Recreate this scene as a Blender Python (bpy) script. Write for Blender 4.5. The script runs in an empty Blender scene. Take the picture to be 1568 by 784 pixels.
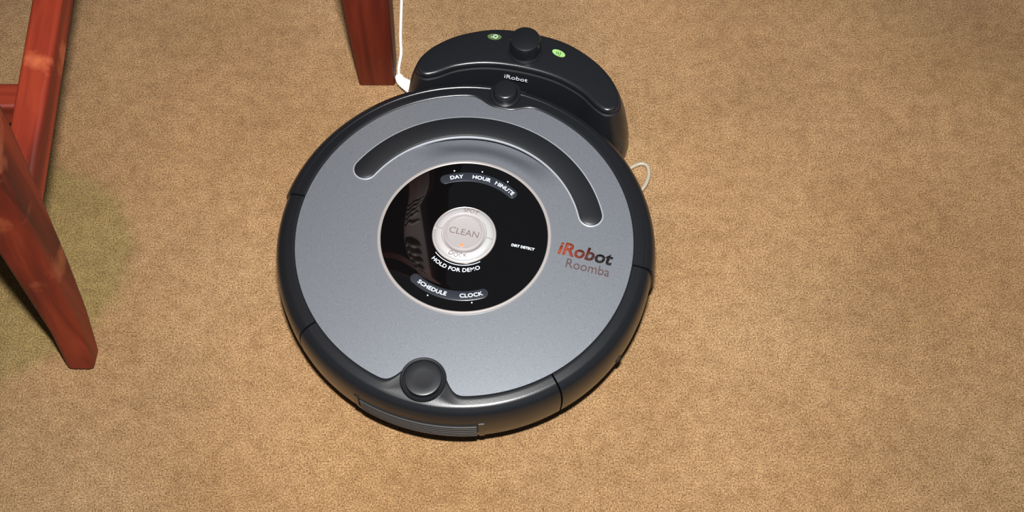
import bpy, bmesh, math, random
from mathutils import Vector, Matrix
random.seed(7)
D=bpy.data
scene=bpy.context.scene
scene.view_settings.view_transform='Standard'
try: scene.view_settings.look='None'
except Exception: pass
def lin(c):
    return tuple(((x/255)/12.92 if x/255<=0.04045 else ((x/255+0.055)/1.055)**2.4) for x in c)+(1.0,)

# ---------------------------------------------------------------- materials
def newmat(name):
    m=D.materials.new(name); m.use_nodes=True
    nt=m.node_tree; b=nt.nodes['Principled BSDF']
    return m,nt,b
def simple(name,col,rough=.4,metal=0,bump=0,bscale=800,var=0,coat=0,spec=.5,emit=None,es=0):
    m,nt,b=newmat(name)
    b.inputs['Base Color'].default_value=col
    b.inputs['Roughness'].default_value=rough
    b.inputs['Metallic'].default_value=metal
    b.inputs['Specular IOR Level'].default_value=spec
    b.inputs['Coat Weight'].default_value=coat
    tc=nt.nodes.new('ShaderNodeTexCoord')
    n=nt.nodes.new('ShaderNodeTexNoise'); n.inputs['Scale'].default_value=bscale; n.inputs['Detail'].default_value=3
    nt.links.new(tc.outputs['Object'],n.inputs['Vector'])
    if bump:
        bp=nt.nodes.new('ShaderNodeBump'); bp.inputs['Strength'].default_value=bump; bp.inputs['Distance'].default_value=.0005
        nt.links.new(n.outputs['Fac'],bp.inputs['Height']); nt.links.new(bp.outputs['Normal'],b.inputs['Normal'])
    r=nt.nodes.new('ShaderNodeValToRGB')
    v=var
    r.color_ramp.elements[0].position=.3; r.color_ramp.elements[1].position=.7
    r.color_ramp.elements[0].color=tuple(c*(1-v) for c in col[:3])+(1,)
    r.color_ramp.elements[1].color=tuple(c*(1+v) for c in col[:3])+(1,)
    nt.links.new(n.outputs['Fac'],r.inputs['Fac']); nt.links.new(r.outputs['Color'],b.inputs['Base Color'])
    if emit:
        b.inputs['Emission Color'].default_value=emit; b.inputs['Emission Strength'].default_value=es
    return m

black=simple('black_plastic',(.008,.009,.011,1),.30,bump=.10,bscale=1500,var=.1,spec=.5)
black_satin=simple('black_satin_plastic',(.009,.010,.012,1),.38,bump=.1,bscale=1500,var=.1)
slatm=simple('vent_grey_plastic',(.024,.026,.030,1),.32,var=.1)
dark=simple('dark_gap',(.004,.004,.004,1),.8)
gloss=simple('black_gloss_panel',(.0022,.0022,.0025,1),.03,spec=.9)
pill=simple('button_strip_grey',(.020,.023,.030,1),.25)
greym=simple('metallic_grey_paint',(.182,.196,.220,1),.41,metal=.50,bump=.10,bscale=1800,var=.24)
rimhilite=simple('rim_highlight_grey',(.40,.42,.46,1),.28,metal=.4)  # pale colour paints the bevel highlight around the handle
silver=simple('brushed_silver',(.78,.77,.78,1),.26,metal=.60,var=.05,bscale=1500)
silver2=simple('satin_silver',(.58,.55,.55,1),.26,metal=.55,var=.05,bscale=1500)
champ=simple('ring_silver',(.60,.56,.54,1),.25,metal=.6)
white=simple('white_print',(.80,.88,1.0,1),.5)
dockprint=simple('faded_print',(.38,.40,.44,1),.5)
greyprint=simple('grey_print',(.13,.10,.10,1),.5)
modelprint=simple('dark_red_print',lin((66,44,44)),.6)
cablem=simple('white_cable',(.80,.78,.74,1),.45)
cable2=simple('ivory_cable',(.36,.31,.23,1),.5)
greenled=simple('green_led',(.24,.42,.14,1),.4,emit=(.3,.9,.15,1),es=.12)
greendim=simple('green_lens',(.07,.12,.04,1),.3,emit=(.3,.8,.15,1),es=.04)
orange=simple('orange_led',(.8,.15,.06,1),.4,emit=(1,.10,.02,1),es=.9)

# brand print: gradient brown/orange -> dark
printm,nt,b=newmat('brown_print')
tc=nt.nodes.new('ShaderNodeTexCoord'); sx=nt.nodes.new('ShaderNodeSeparateXYZ'); mr=nt.nodes.new('ShaderNodeMapRange')
rp=nt.nodes.new('ShaderNodeValToRGB')
mr.inputs['From Min'].default_value=.083; mr.inputs['From Max'].default_value=.135
nt.links.new(tc.outputs['Object'],sx.inputs[0]); nt.links.new(sx.outputs['X'],mr.inputs['Value'])
nt.links.new(mr.outputs['Result'],rp.inputs['Fac']); nt.links.new(rp.outputs['Color'],b.inputs['Base Color'])
rp.color_ramp.elements[0].color=lin((132,52,30)); rp.color_ramp.elements[1].color=lin((24,18,20)); rp.color_ramp.elements[1].position=.7
b.inputs['Roughness'].default_value=.65; b.inputs['Specular IOR Level'].default_value=.2

def wood(name,axis,k=1.0):
    m,nt,b=newmat(name)
    tc=nt.nodes.new('ShaderNodeTexCoord'); mp=nt.nodes.new('ShaderNodeMapping')
    s=[42,42,42]; s[axis]=3.5; mp.inputs['Scale'].default_value=s
    n=nt.nodes.new('ShaderNodeTexNoise'); n.inputs['Scale'].default_value=1; n.inputs['Detail'].default_value=6; n.inputs['Distortion'].default_value=.6
    r=nt.nodes.new('ShaderNodeValToRGB'); e=r.color_ramp.elements
    def q(c): l=lin(c); return (l[0]*k,l[1]*k,l[2]*k,1)
    e[0].position=.30; e[0].color=q((64,21,12)); e[1].position=.72; e[1].color=q((146,56,32))
    x=e.new(.5); x.color=q((110,35,20))
    nt.links.new(tc.outputs['Object'],mp.inputs[0]); nt.links.new(mp.outputs[0],n.inputs['Vector']); nt.links.new(n.outputs['Fac'],r.inputs['Fac'])
    # worn patches
    n2=nt.nodes.new('ShaderNodeTexNoise'); n2.inputs['Scale'].default_value=18; n2.inputs['Detail'].default_value=10
    nt.links.new(tc.outputs['Object'],n2.inputs['Vector'])
    r2=nt.nodes.new('ShaderNodeValToRGB'); r2.color_ramp.elements[0].position=.60; r2.color_ramp.elements[1].position=.68
    r2.color_ramp.elements[1].color=(.5,.5,.5,1)
    mx=nt.nodes.new('ShaderNodeMix'); mx.data_type='RGBA'
    nt.links.new(n2.outputs['Fac'],r2.inputs['Fac']); nt.links.new(r2.outputs['Color'],mx.inputs[0])
    nt.links.new(r.outputs['Color'],mx.inputs[6]); mx.inputs[7].default_value=q((190,104,68))
    nt.links.new(mx.outputs[2],b.inputs['Base Color'])
    b.inputs['Roughness'].default_value=.52; b.inputs['Specular IOR Level'].default_value=.35
    bp=nt.nodes.new('ShaderNodeBump'); bp.inputs['Strength'].default_value=.3; bp.inputs['Distance'].default_value=.001
    nt.links.new(n.outputs['Fac'],bp.inputs['Height']); nt.links.new(bp.outputs['Normal'],b.inputs['Normal'])
    return m
wood_z=wood('mahogany_vertical',2,.85); wood_y=wood('mahogany_y',1,1.15); wood_x=wood('mahogany_x',0,.9)
wood_t=wood('dark_walnut_vertical',2,.58); wood_t2=wood('dark_walnut_x',0,.58)
carvem=simple('carved_wood_lightened',(.26,.19,.15,1),.5,var=.2,bscale=90)  # relief colour lightened so its reflection in the panel shows brighter

# carpet
carpet,nt,b=newmat('tan_carpet')
L=nt.links.new
geo=nt.nodes.new('ShaderNodeTexCoord')
def noise(scale,detail,rough=.5,dist=0):
    n=nt.nodes.new('ShaderNodeTexNoise'); n.inputs['Scale'].default_value=scale; n.inputs['Detail'].default_value=detail
    n.inputs['Roughness'].default_value=rough; n.inputs['Distortion'].default_value=dist
    L(geo.outputs['Object'],n.inputs['Vector']); return n
def ramp(src,p0,c0,p1,c1):
    r=nt.nodes.new('ShaderNodeValToRGB'); r.color_ramp.elements[0].position=p0; r.color_ramp.elements[0].color=c0
    r.color_ramp.elements[1].position=p1; r.color_ramp.elements[1].color=c1; L(src,r.inputs['Fac']); return r
def mix(a,bc,f,mode='MIX'):
    mx=nt.nodes.new('ShaderNodeMix'); mx.data_type='RGBA'; mx.blend_type=mode
    if hasattr(f,'links'): L(f,mx.inputs[0])
    else: mx.inputs[0].default_value=f
    for k,s in ((6,a),(7,bc)):
        if isinstance(s,tuple): mx.inputs[k].default_value=s
        else: L(s,mx.inputs[k])
    return mx.outputs[2]
nf=noise(720,3,.85); nm=noise(70,5,.85,.2); nl=noise(6.5,5,.6); n3=noise(2.2,2,.5)
fine=ramp(nf.outputs['Fac'],.35,lin((88,60,33)),.65,lin((218,177,130)))
mid=ramp(nm.outputs['Fac'],.34,(.66,.61,.54,1),.60,(1,1,1,1))
lar=ramp(nl.outputs['Fac'],.34,(.80,.78,.74,1),.62,(1.0,1,1,1))
hue=ramp(n3.outputs['Fac'],.4,(1.0,.97,.92,1),.6,(.97,1,1.02,1))
c=mix(fine.outputs['Color'],mid.outputs['Color'],.85,'MULTIPLY')
c=mix(c,lar.outputs['Color'],1.0,'MULTIPLY')
c=mix(c,hue.outputs['Color'],1.0,'MULTIPLY')
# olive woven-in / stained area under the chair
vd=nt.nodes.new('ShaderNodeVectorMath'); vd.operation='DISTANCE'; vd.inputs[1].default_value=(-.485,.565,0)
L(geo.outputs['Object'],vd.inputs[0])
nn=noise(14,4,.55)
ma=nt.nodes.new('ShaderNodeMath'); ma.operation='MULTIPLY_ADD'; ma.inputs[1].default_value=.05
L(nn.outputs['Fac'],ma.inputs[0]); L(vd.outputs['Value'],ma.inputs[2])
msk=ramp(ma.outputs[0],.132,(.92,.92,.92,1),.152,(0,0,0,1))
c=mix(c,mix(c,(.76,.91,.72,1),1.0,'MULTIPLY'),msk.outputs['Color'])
L(c,b.inputs['Base Color'])
b.inputs['Roughness'].default_value=.95; b.inputs['Specular IOR Level'].default_value=.1
b.inputs['Sheen Weight'].default_value=.1
bp=nt.nodes.new('ShaderNodeBump'); bp.inputs['Strength'].default_value=.7; bp.inputs['Distance'].default_value=.0018
bp2=nt.nodes.new('ShaderNodeBump'); bp2.inputs['Strength'].default_value=.3; bp2.inputs['Distance'].default_value=.003
L(nm.outputs['Fac'],bp2.inputs['Height']); L(nf.outputs['Fac'],bp.inputs['Height']); L(bp2.outputs['Normal'],bp.inputs['Normal']); L(bp.outputs['Normal'],b.inputs['Normal'])

# ---------------------------------------------------------------- helpers
def mkobj(name,bm,mat,parent=None,smooth=True,ang=35,pinv=None):
    bmesh.ops.recalc_face_normals(bm,faces=bm.faces)
    me=D.meshes.new(name); bm.to_mesh(me); bm.free()
    if smooth:
        for p in me.polygons: p.use_smooth=True
        me.set_sharp_from_angle(angle=math.radians(ang))
    o=D.objects.new(name,me); scene.collection.objects.link(o)
    me.materials.append(mat)
    if parent:
        o.parent=parent
        if pinv: o.matrix_parent_inverse=Matrix.Translation(-Vector(pinv))
    return o
def empty(name,loc,rz=0):
    o=D.objects.new(name,None); o.empty_display_size=.05; o.location=loc; o.rotation_euler=(0,0,rz)
    scene.collection.objects.link(o); return o
def lathe(name,prof,mat,parent,cx=0,cy=0,seg=96,ang=35):
    bm=bmesh.new(); rings=[]
    for r,z in prof:
        if r<1e-6: rings.append([bm.verts.new((cx,cy,z))])
        else: rings.append([bm.verts.new((cx+r*math.cos(2*math.pi*i/seg),cy+r*math.sin(2*math.pi*i/seg),z)) for i in range(seg)])
    for a,c in zip(rings[:-1],rings[1:]):
        if len(a)==1 and len(c)==1: continue
        for i in range(seg):
            j=(i+1)%seg
            if len(a)==1: bm.faces.new((a[0],c[i],c[j]))
            elif len(c)==1: bm.faces.new((a[i],a[j],c[0]))
            else: bm.faces.new((a[i],a[j],c[j],c[i]))
    return mkobj(name,bm,mat,parent,ang=ang)
def pol(r,phi): # phi from +Y clockwise (radians)
    return (r*math.sin(phi),r*math.cos(phi))
def sector(name,proff,p0,p1,n,mat,parent,ang=35):
    """closed profile swept from p0 to p1 degrees"""
    bm=bmesh.new(); rows=[]
    for i in range(n+1):
        phi=math.radians(p0+(p1-p0)*i/n)
        rows.append([bm.verts.new((*pol(r,phi),z)) for r,z in proff(phi)])
    m=len(rows[0])
    for a,c in zip(rows[:-1],rows[1:]):
        for k in range(m):
            l=(k+1)%m; bm.faces.new((a[k],a[l],c[l],c[k]))
    bm.faces.new(rows[0]); bm.faces.new(rows[-1])
    return mkobj(name,bm,mat,parent,ang=ang)
def outline_solid(name,layers,mat,parent,ang=35):
    """layers: list of lists of (x,y,z) same length, capped at both ends"""
    bm=bmesh.new(); rows=[[bm.verts.new(p) for p in l] for l in layers]
    n=len(rows[0])
    for a,c in zip(rows[:-1],rows[1:]):
        for k in range(n):
            l=(k+1)%n; bm.faces.new((a[k],a[l],c[l],c[k]))
    bm.faces.new(rows[0]); t=bm.faces.new(rows[-1])
    bmesh.ops.triangulate(bm,faces=[f for f in bm.faces if len(f.verts)>4])
    return mkobj(name,bm,mat,parent,ang=ang)
def stadium_arc(R,h,p0,p1,zf,name,mat,parent,thick,bev=.0015,n=64,arcz=None):
    """rounded arc band along radius R, half width h, from p0 to p1 deg, top z = zf(r)"""
    a0=math.radians(p0); a1=math.radians(p1)
    def ring(hh):
        pts=[]
        for i in range(n+1):
            ph=a0+(a1-a0)*i/n; pts.append(pol(R+hh,ph))
        cx,cy=pol(R,a1)
        for i in range(1,16):
            t=math.pi*i/16; rr=hh*math.cos(t); tt=hh*math.sin(t)
            ex,ey=pol(1,a1); pts.append((cx+ex*rr+ey*tt,cy+ey*rr-ex*tt))
        for i in range(n+1):
            ph=a1+(a0-a1)*i/n; pts.append(pol(R-hh,ph))
        cx,cy=pol(R,a0)
        for i in range(1,16):
            t=math.pi*i/16; rr=-hh*math.cos(t); tt=hh*math.sin(t)
            ex,ey=pol(1,a0); pts.append((cx+ex*rr-ey*tt,cy+ey*rr+ex*tt))
        return pts
    lay=[]
    for hh,dz in ((h,-thick),(h,-bev),(h-bev*.3,-bev*.3),(h-bev,0)):
        lay.append([(x,y,zf(math.hypot(x,y))+dz) for x,y in ring(hh)])
    return outline_solid(name,lay,mat,parent)
def catmull(pts,n=8,closed=True):
    out=[]; N=len(pts)
    rng=range(N) if closed else range(N-1)
    for i in rng:
        g=lambda k: Vector(pts[k%N]) if closed else Vector(pts[max(0,min(N-1,k))])
        p0,p1,p2,p3=g(i-1),g(i),g(i+1),g(i+2)
        for s in range(n):
            t=s/n
            out.append(.5*((2*p1)+(-p0+p2)*t+(2*p0-5*p1+4*p2-p3)*t*t+(-p0+3*p1-3*p2+p3)*t**3))
    if not closed: out.append(Vector(pts[-1]))
    return out
def tube(name,pts,rad,mat,parent=None,pinv=None,seg=10,radf=None,sub=10):
    P=catmull(pts,sub,False); bm=bmesh.new(); rows=[]
    up=Vector((0,0,1))
    for i,p in enumerate(P):
        d=(P[min(i+1,len(P)-1)]-P[max(i-1,0)]).normalized()
        s=d.cross(up if abs(d.z)<.95 else Vector((1,0,0))).normalized(); u=s.cross(d)
        r=radf(i/(len(P)-1)) if radf else rad
        rows.append([bm.verts.new(p+s*math.cos(2*math.pi*k/seg)*r+u*math.sin(2*math.pi*k/seg)*r) for k in range(seg)])
    for a,c in zip(rows[:-1],rows[1:]):
        for k in range(seg):
            l=(k+1)%seg; bm.faces.new((a[k],a[l],c[l],c[k]))
    bm.faces.new(rows[0]); bm.faces.new(rows[-1])
    return mkobj(name,bm,mat,parent,pinv=pinv,ang=60)
def text(name,s,size,mapf,mat,parent,bold=0,shear=0,xscale=1,space=1.0,depth=.00025):
    cu=D.curves.new(name+'_c','FONT'); cu.body=s; cu.size=size; cu.align_x='CENTER'; cu.align_y='CENTER'
    cu.offset=bold; cu.shear=shear; cu.space_character=space; cu.resolution_u=3
    o=D.objects.new(name+'_tmp',cu); scene.collection.objects.link(o)
    dg=bpy.context.evaluated_depsgraph_get(); dg.update()
    me=D.meshes.new_from_object(o.evaluated_get(dg))
    D.objects.remove(o)
    bm=bmesh.new(); bm.from_mesh(me); D.meshes.remove(me)
    r=bmesh.ops.extrude_face_region(bm,geom=list(bm.faces))
    for g in r['geom']:
        if isinstance(g,bmesh.types.BMVert): g.co.z+=depth
    for v in bm.verts:
        x,y,z=mapf(v.co.x*xscale,v.co.y); v.co=Vector((x,y,z+v.co.z))
    return mkobj(name,bm,mat,parent,smooth=False)
def beam(name,pts,sizes,mat,parent,pinv,bev=.003,side=Vector((1,0,0))):
    """rectangular section sweep; sizes (w along side, d along other)"""
    bm=bmesh.new(); rows=[]; P=[Vector(p) for p in pts]
    for i,p in enumerate(P):
        d=(P[min(i+1,len(P)-1)]-P[max(i-1,0)]).normalized()
        s=(side-d*side.dot(d)).normalized(); u=d.cross(s)
        w,h=sizes[i]
        rows.append([bm.verts.new(p+s*a*w/2+u*c*h/2) for a,c in ((-1,-1),(1,-1),(1,1),(-1,1))])
    for a,c in zip(rows[:-1],rows[1:]):
        for k in range(4):
            l=(k+1)%4; bm.faces.new((a[k],a[l],c[l],c[k]))
    bm.faces.new(rows[0]); bm.faces.new(rows[-1])
    o=mkobj(name,bm,mat,parent,pinv=pinv,ang=50)
    m=o.modifiers.new('bevel','BEVEL'); m.width=bev; m.segments=3; m.limit_method='ANGLE'; m.angle_limit=math.radians(40)
    return o

# ---------------------------------------------------------------- floor
bm=bmesh.new(); bmesh.ops.create_grid(bm,x_segments=8,y_segments=8,size=3)
floor=mkobj('floor',bm,carpet,smooth=False)

# ---------------------------------------------------------------- robot vacuum
RC=(-.0425,.5462,0); RZ=-math.radians(13.4)
rob=empty('robot_vacuum',RC,RZ)
RG=.1505
def topz(r): return .0890-.0045*(r/.1525)**2
def sst(t): t=max(0,min(1,t)); return t*t*(3-2*t)
def r_in(phi):
    phi=(phi+math.pi)%(2*math.pi)-math.pi
    s=abs(phi)*.15
    d=.0110*math.exp(-abs(s/.021)**3.2)
    pr=math.pi-abs(phi); s=pr*.140
    d+=.0290*math.exp(-abs(s/.0215)**3.6)
    return RG-d
def shell_prof(Ro,zt=0):
    def f(phi):
        ri=r_in(phi); zi=topz(ri)
        k=(.1635-ri)
        return [(ri,zi-.008),(ri,zi-.0002),(ri+.0007,zi+.0006),(ri+.002,zi+.0009),(ri+.0045,zi+.0006),
                (ri+k*.62,.0845),(.1605,.0842),(Ro-.0085,.0834),(Ro-.0060,.0820),(Ro-.0040,.0799),(Ro-.0022,.0768),(Ro-.0009,.0718),
                (Ro,.0630),(Ro-.0002,.0500),(Ro-.0014,.0380),(Ro-.0050,.0260),(Ro-.0110,.0170),(Ro-.0200,.0130),(.130,.0130),(.118,.0300),(.118,.0600)]
    return f
sector('bumper',shell_prof(.1722),-87,87,180,black,rob,ang=62)
sector('side_cover_left',shell_prof(.1700),-136.2,-87.6,60,black,rob,ang=62)
sector('side_cover_right',shell_prof(.1700),87.6,136.2,60,black,rob,ang=62)
sector('dust_bin',shell_prof(.1700),136.8,223.2,160,black,rob,ang=62)
lathe('inner_core',[(0,.018),(.148,.018),(.159,.03),(.162,.05),(.159,.068),(.118,.068),(0,.068)],dark,rob)
# bumper edge: a thin raised lip following the front half
def lip(phi):
    r=.1608; z=.0840
    return [(r-.0009,z-.001),(r-.0006,z+.0006),(r,z+.0010),(r+.0006,z+.0004),(r+.0009,z-.001)]
sector('bumper_lip',lip,-86.5,86.5,160,black,rob)

# grey top plate with finger recess
bm=bmesh.new(); NR=48; NP=360; rows=[]
for j in range(NR+1):
    row=[]
    for i in range(NP):
        phi=2*math.pi*i/NP; ph=(phi+math.pi)%(2*math.pi)-math.pi
        ri=r_in(phi)+.0004
        r=.074+(ri-.074)*j/NR
        z=topz(r)
        w=math.exp(-(abs(ph)/math.radians(33))**5)
        dip=.0100*sst((r-.083)/.020)*(1-sst((r-.113)/.008))*w
        row.append(bm.verts.new((*pol(r,phi),z-dip)))
    rows.append(row)
for a,c in zip(rows[:-1],rows[1:]):
    for i in range(NP):
        j=(i+1)%NP; bm.faces.new((a[i],a[j],c[j],c[i]))
plate=mkobj('top_plate',bm,greym,rob,ang=60)
stadium_arc(.1150,.0119,-66,66,lambda r:topz(r)+.0006,'handle_highlight_rim',rimhilite,rob,.002,bev=.0008)
stadium_arc(.1150,.0108,-66,66,lambda r:topz(r)+.0020,'carry_handle',black_satin,rob,.0045,bev=.0022)

# control panel
lathe('panel_ring',[(.0775,.086),(.0775,.0884),(.0768,.0892),(.0752,.0894),(.0744,.0888),(.0744,.086)],champ,rob,seg=160)
lathe('panel_glass',[(.0746,.080),(.0746,.0886),(.0738,.0889),(.05,.0891),(0,.0892)],gloss,rob,seg=160)
PZ=.0892
stadium_arc(.0598,.0046,-31,32,lambda r:PZ+.0003,'upper_button_strip',pill,rob,.001,bev=.0004)
stadium_arc(.0600,.0046,150,211,lambda r:PZ+.0003,'lower_button_strip',pill,rob,.001,bev=.0004)
TZ=PZ+.0004
def arc_top(R,p0,z=TZ):
    p0=math.radians(p0)
    return lambda x,y:(*pol(R+y,p0+x/R),z)
def arc_bot(R,p0,z=TZ):
    p0=math.radians(p0)
    return lambda x,y:(*pol(R-y,p0-x/R),z)
def flat(cx,cy,z,align=0):
    return lambda x,y:(cx+x,cy+y,z)
text('label_day','DAY',.0052,arc_top(.0598,-21),white,rob,bold=.00009,xscale=1.15)
text('label_hour','HOUR',.0052,arc_top(.0598,1),white,rob,bold=.00009,xscale=1.15)
text('label_minute','MINUTE',.0052,arc_top(.0598,23.5),white,rob,bold=.00009,xscale=1.1)
text('label_schedule','SCHEDULE',.0052,arc_bot(.0600,194),white,rob,bold=.00009,xscale=1.12)
text('label_clock','CLOCK',.0052,arc_bot(.0600,160),white,rob,bold=.00009,xscale=1.15)
text('label_hold','HOLD FOR DEMO',.0052,arc_bot(.0352,180,PZ+.0001),white,rob,bold=.00006,xscale=1.1)
text('label_dirt','DIRT DETECT',.0034,flat(.0535,.000,PZ+.0001),white,rob,bold=.00008)
sector('demo_arc',lambda p:[(.0300,PZ-.0003),(.0300,PZ+.0003),(.0305,PZ+.0003),(.0305,PZ-.0003)],138,222,60,white,rob)
for k,p in enumerate((-22,0,22,160,194)):
    x,y=pol(.0668,math.radians(p)); lathe('indicator_%d'%(k+1),[(.0006,PZ-.0005),(.0006,PZ+.0003),(0,PZ+.0004)],white,rob,cx=x,cy=y,seg=12)

# centre button
def ringprof(p): return [(.0196,.088),(.0196,.0922),(.0203,.0932),(.0235,.0930),(.0262,.0917),(.0272,.0900),(.0272,.088)]
sector('spot_button',ringprof,-89,89,80,silver,rob)
sector('dock_button',ringprof,91,269,80,silver,rob)
lathe('button_well',[(.0285,.088),(.0285,.0896),(.0278,.0902),(.0268,.0898),(.0200,.0898),(.0200,.0895),(0,.0895)],champ,rob,seg=96)
lathe('clean_button',[(.0184,.088),(.0184,.0930),(.0175,.0941),(.0160,.0943),(.0152,.0936),(.010,.0931),(0,.0930)],silver2,rob,seg=96)
text('label_spot','SPOT',.0058,arc_top(.0228,2,.0929),greyprint,rob,depth=.0005)
text('label_dock','DOCK',.0058,arc_bot(.0228,180,.0929),greyprint,rob,depth=.0005)
text('label_clean','CLEAN',.0088,flat(0,.0002,.0932),greyprint,rob,xscale=1.0,depth=.0003)
lathe('status_light',[(.0015,.092),(.0015,.0939),(0,.0942)],orange,rob,cx=0.0008,cy=-.0125,seg=16)

# brand print
def onplate(cx,cy,dz=.0001):
    return lambda x,y:(cx+x,cy+y,topz(math.hypot(cx+x,cy+y))+dz)
text('logo_text','iRobot',.0172,onplate(.1080,.0075),printm,rob,bold=.00045,shear=.12,xscale=1.02,space=1.0,depth=.0003)
text('model_text','Roomba',.0128,onplate(.1132,-.0055),modelprint,rob,xscale=.92,depth=.0003)

# front sensor dome and rear release button
x,y=pol(.1565,0)
lathe('front_sensor',[(.0118,.083),(.0118,.0895),(.0112,.0930),(.0100,.0944),(.0085,.0948),(0,.0950)],black,rob,cx=x,cy=y,seg=64)
lathe('front_sensor_collar',[(.0150,.083),(.0148,.0868),(.0135,.0878),(.0118,.0878)],black,rob,cx=x,cy=y,seg=64)
x,y=pol(.1400,math.pi)
lathe('bin_release_collar',[(.0200,.084),(.0198,.0868),(.0186,.0882),(.0172,.0880),(.0167,.0868),(.0167,.084)],black,rob,cx=x,cy=y,seg=64)
lathe('bin_release_button',[(.0161,.084),(.0161,.0880),(.0155,.0892),(.0138,.0897),(.008,.0893),(0,.0892)],black_satin,rob,cx=x,cy=y,seg=64)
# vent grille on bin
def Rside(z):
    tab=[(.0260,-.0050),(.0380,-.0014),(.0500,-.0002),(.0630,0),(.0710,-.0007),(.0770,-.0022)]
    for (a,b1),(c1,d1) in zip(tab[:-1],tab[1:]):
        if a<=z<=c1: return .1700+b1+(d1-b1)*(z-a)/(c1-a)
    return .165
sector('vent_back',lambda p:[(.164,.032),(Rside(.032)+.0003,.032),(Rside(.05)+.0004,.050),(Rside(.066)+.0003,.066),(.164,.066)],162,198,40,dark,rob)
for k in range(7):
    z=.034+k*.0046
    sector('vent_slat_%d'%(k+1),lambda p,z=z:[(.166,z),(Rside(z)+.0014,z),(Rside(z+.0012)+.0014,z+.0012),(.166,z+.0016)],162.4,197.6,40,slatm,rob)
for nm,p in (('vent_side_left',199),('vent_side_right',161)):
    sector(nm,lambda q:[(.164,.031),(Rside(.031)+.0012,.031),(Rside(.05)+.0013,.05),(Rside(.067)+.0009,.067),(.164,.067)],p-.8,p+.8,2,black,rob)
# power socket on the right flank
x,y=pol(.1685,math.radians(113))
bm=bmesh.new(); bmesh.ops.create_cone(bm,cap_ends=True,segments=24,radius1=.0045,radius2=.0038,depth=.004)
m=Matrix.Translation((x,y,.045))@Matrix.Rotation(-math.radians(113)+math.pi/2,4,'Z')@Matrix.Rotation(math.pi/2,4,'Y')
bmesh.ops.transform(bm,matrix=m,verts=bm.verts); mkobj('power_socket',bm,dark,rob)
# wheels
for nm,wx,wy,wr in (('drive_wheel_left',-.115,0,.030),('drive_wheel_right',.115,0,.030),('caster_wheel',0,.12,.015)):
    bm=bmesh.new(); bmesh.ops.create_cone(bm,cap_ends=True,segments=32,radius1=wr,radius2=wr,depth=.016)
    bmesh.ops.transform(bm,matrix=Matrix.Translation((wx,wy,wr+.001))@Matrix.Rotation(math.pi/2,4,'Y'),verts=bm.verts)
    mkobj(nm,bm,dark,rob)

# ---------------------------------------------------------------- charging dock
dock=empty('charging_dock',RC,RZ)
CX=.008
half=[(0,.2305),(.035,.2270),(.066,.2130),(.086,.1960),(.0965,.1790),(.0975,.1660),(.0890,.1600),(.0780,.1640),(.060,.1765),(.033,.1860),(0,.1890)]
outl=half+[(-x,y) for x,y in half[-2:0:-1]]
O=catmull([(x+CX,y,0) for x,y in outl],8)
def offs(P,of,oi):
    N=len(P); out=[]
    for i,p in enumerate(P):
        t=(P[(i+1)%N]-P[i-1]).normalized(); n=Vector((-t.y,t.x,0))
        rad=Vector((p.x-CX,p.y-.02,0)).normalized()
        f=n.dot(rad)
        w=(f+1)/2
        out.append(p+n*(oi+(of-oi)*w))
    return out
def lay(of,oi,z,dz=0): return [(p.x,p.y,z) for p in offs(O,of,oi)]
outline_solid('dock_body',[lay(.015,.010,.001),lay(.0155,.010,.012),lay(.013,.0095,.035),lay(.008,.006,.062),lay(.0035,.0025,.0765),lay(.0022,.0018,.0795),lay(.0006,.0002,.0800),lay(.0006,.0002,.0845),lay(-.0002,-.0006,.0860),lay(-.0016,-.002,.0868),lay(-.0035,-.004,.0870)],black,dock,ang=50)
lathe('ir_beacon',[(.0165,.085),(.0163,.0880),(.0150,.0895),(.0145,.0900),(.0145,.1040),(.0138,.1058),(.0120,.1066),(0,.1068)],black,dock,cx=CX-.001,cy=.2085,seg=64)
for nm,lx,ly,rz,mt in (('led_power',-.0335+CX,.2175,.15,greendim),('led_dock',.031+CX,.2130,-.28,greenled)):
    bm=bmesh.new(); bmesh.ops.create_circle(bm,cap_ends=True,segments=32,radius=1)
    r=bmesh.ops.extrude_face_region(bm,geom=list(bm.faces))
    for g in r['geom']:
        if isinstance(g,bmesh.types.BMVert): g.co.z=1
    bmesh.ops.transform(bm,matrix=Matrix.Translation((lx,ly,.0868))@Matrix.Rotation(rz,4,'Z')@Matrix.Diagonal((.0068,.0034,.0006,1)),verts=bm.verts)
    mkobj(nm+'_lens',bm,mt,dock)
    c_,s_=math.cos(rz),math.sin(rz)
    text(nm,'-O' if 'power' in nm else 'o)',.0060,lambda x,y,lx=lx,ly=ly,c_=c_,s_=s_:(lx+x*c_-y*s_,ly+x*s_+y*c_,.0873),white if 'power' in nm else dark,dock)
# print on sloped fascia
def fas(x,y):
    return (CX-.004+x,.1818+y*.5,.0765+y*.8)
text('dock_print','iRobot',.0060,fas,dockprint,dock,bold=.00003,xscale=1.4,depth=.0008)

# power cord
pc=(-.11,.76,0); cord=empty('power_cord',pc)
tube('cord_plug',[(-.100,.752,.016),(-.106,.757,.015),(-.1125,.764,.012),(-.1155,.772,.008)],.004,cablem,cord,pc,seg=14,sub=24,
     radf=lambda t:.0066-.0036*t+.0009*math.sin(t*60))
tube('cord',[(-.1150,.771,.008),(-.1165,.785,.005),(-.1150,.805,.0035),(-.1165,.83,.003),(-.1175,.90,.003),(-.12,1.05,.003),(-.11,1.3,.003)],.0017,cablem,cord,pc)
tube('cord_slack',[(.100,.655,.004),(.115,.665,.004),(.1265,.671,.004),(.1335,.668,.005),(.1345,.657,.005),(.1285,.643,.005),(.112,.626,.004),(.095,.612,.004)],.0020,cable2,cord,pc)

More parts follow.
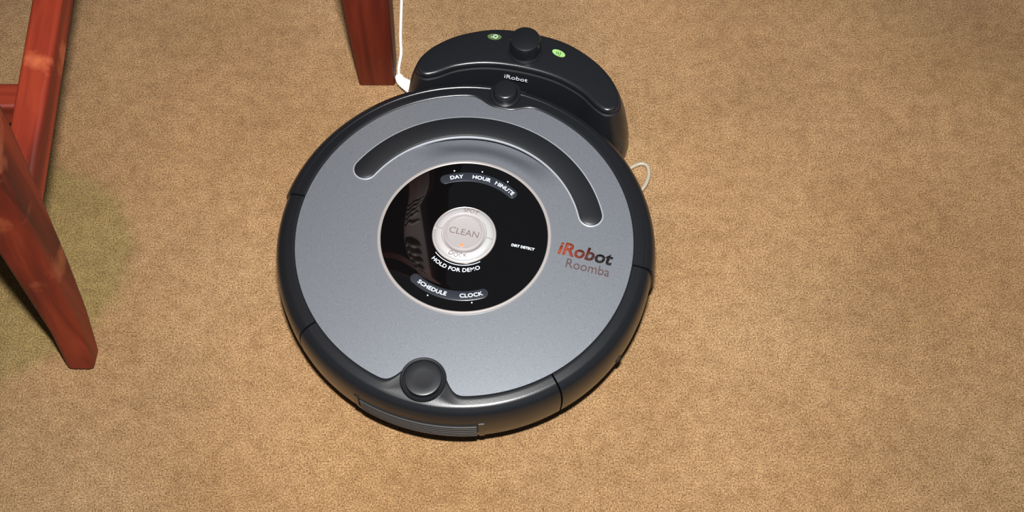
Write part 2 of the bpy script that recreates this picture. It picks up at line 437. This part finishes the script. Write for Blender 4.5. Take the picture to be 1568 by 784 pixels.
# ---------------------------------------------------------------- dining chair (left)
cl=(-.60,.68,0); ch=empty('dining_chair',cl)
def rear(name,x,sgn):
    dx,dy=.006,.007
    pts=[(x-.002,.4560,0),(x,.4690,.06),(x,.4800,.13),(x+.001,.4890,.21),(x+.002,.5010,.30),(x+.002,.5140,.45),(x,.5040,.70),(x,.4700,.98)]
    pts=[(a+dx*sgn,b_+dy,c_) for a,b_,c_ in pts]
    sz=[(.025,.024),(.028,.029),(.032,.036),(.036,.040),(.039,.043),(.042,.045),(.036,.034),(.030,.026)]
    beam(name,pts,sz,wood_z,ch,cl,bev=.005)
rear('rear_leg_right',-.398,1); rear('rear_leg_left',-.800,-1)
for nm,x in (('front_leg_right',-.400),('front_leg_left',-.806)):
    beam(nm,[(x,.925,0),(x,.92,.2),(x,.905,.44)],[(.028,.028),(.036,.036),(.042,.042)],wood_z,ch,cl)
beam('side_stretcher_right',[(-.388,.495,.215),(-.400,.92,.215)],[(.026,.030),(.025,.030)],wood_y,ch,cl,bev=.004)
beam('side_stretcher_left',[(-.806,.495,.215),(-.806,.92,.215)],[(.026,.030),(.025,.030)],wood_y,ch,cl,bev=.004)
beam('cross_stretcher',[(-.398,.603,.213),(-.80,.603,.213)],[(.024,.026),(.024,.026)],wood_x,ch,cl,side=Vector((0,1,0)))
for nm,y in (('rail_rear',.520),('rail_front',.905)):
    beam(nm,[(-.40,y,.42),(-.80,y,.42)],[(.022,.06),(.022,.06)],wood_x,ch,cl,side=Vector((0,1,0)))
for nm,x in (('rail_right',-.395),('rail_left',-.803)):
    beam(nm,[(x,.52,.42),(x,.90,.42)],[(.022,.06),(.022,.06)],wood_y,ch,cl)
beam('seat',[(-.60,.535,.462),(-.60,.935,.462)],[(.44,.03),(.46,.03)],wood_y,ch,cl,bev=.01)
beam('top_rail',[(-.385,.480,.955),(-.60,.466,.965),(-.815,.480,.955)],[(.022,.08)]*3,wood_x,ch,cl,side=Vector((0,1,0)))
for k in range(4):
    x=-.48-k*.08
    beam('back_slat_%d'%(k+1),[(x,.520,.46),(x,.516,.70),(x,.480,.93)],[(.03,.012)]*3,wood_z,ch,cl)

# ---------------------------------------------------------------- dining table (leg at top of photo)
tl=(-.75,1.2,0); tb=empty('dining_table',tl)
def tleg(name,x,y):
    beam(name,[(x,y,0),(x+.001,y,.10),(x+.003,y,.20),(x+.003,y,.60),(x+.003,y,.70)],[(.037,.034),(.042,.040),(.046,.044),(.052,.050),(.056,.054)],wood_t,tb,tl,bev=.0025)
tleg('table_leg_1',-.1380,.7830); tleg('table_leg_2',-1.30,.7830); tleg('table_leg_3',-.138,1.62); tleg('table_leg_4',-1.30,1.62)
beam('table_top',[(-1.36,1.20,.735),(-.095,1.20,.735)],[(.95,.03)]*2,wood_t2,tb,tl,bev=.008,side=Vector((0,1,0)))
beam('apron_front',[(-1.29,.785,.67),(-.14,.785,.67)],[(.022,.08)]*2,wood_t2,tb,tl,side=Vector((0,1,0)))
beam('apron_back',[(-1.29,1.62,.67),(-.14,1.62,.67)],[(.022,.08)]*2,wood_t2,tb,tl,side=Vector((0,1,0)))
beam('apron_right',[(-.136,.79,.67),(-.136,1.61,.67)],[(.022,.08)]*2,wood_t,tb,tl)
beam('apron_left',[(-1.30,.79,.67),(-1.30,1.61,.67)],[(.022,.08)]*2,wood_t,tb,tl)
# carved relief on the upper front of the visible leg
for k in range(5):
    z=.36+k*.022
    tube('carved_wave_%d'%(k+1),[(-.158,.7600,z),(-.147,.7580,z+.006),(-.136,.7580,z-.003),(-.125,.7580,z+.006),(-.115,.7600,z)],.003,carvem,tb,tl,seg=8)
for k in range(5):
    z=.50+k*.024
    for s in (-1,1):
        tube('carved_leaf_%d_%s'%(k+1,'a' if s<0 else 'b'),[(-.136,.757,z),(-.136+s*.009,.755,z+.008),(-.136+s*.018,.757,z+.018)],.003,carvem,tb,tl,seg=8,radf=lambda t:.001+.0045*math.sin(math.pi*min(.98,t+.02)))

# ---------------------------------------------------------------- camera, flash, ambient
cam=D.cameras.new('camera'); co=D.objects.new('camera',cam); scene.collection.objects.link(co)
cam.sensor_width=36; cam.lens=2010/1568*36; cam.clip_start=.01
co.location=(0,0,1.12); co.rotation_euler=(math.radians(27),0,0); scene.camera=co
ld=D.lights.new('camera_flash','AREA'); ld.shape='RECTANGLE'; ld.size=.06; ld.size_y=.035; ld.energy=12.6; ld.color=(1,.985,.965)
ld.spread=math.radians(112)
lo=D.objects.new('camera_flash',ld); scene.collection.objects.link(lo)
lo.location=(0,.13,1.195); lo.rotation_euler=(math.radians(24),0,math.radians(-2))
w=D.worlds.new('world'); scene.world=w; w.use_nodes=True
bg=w.node_tree.nodes['Background']; bg.inputs[0].default_value=(.85,.88,.95,1); bg.inputs[1].default_value=.08
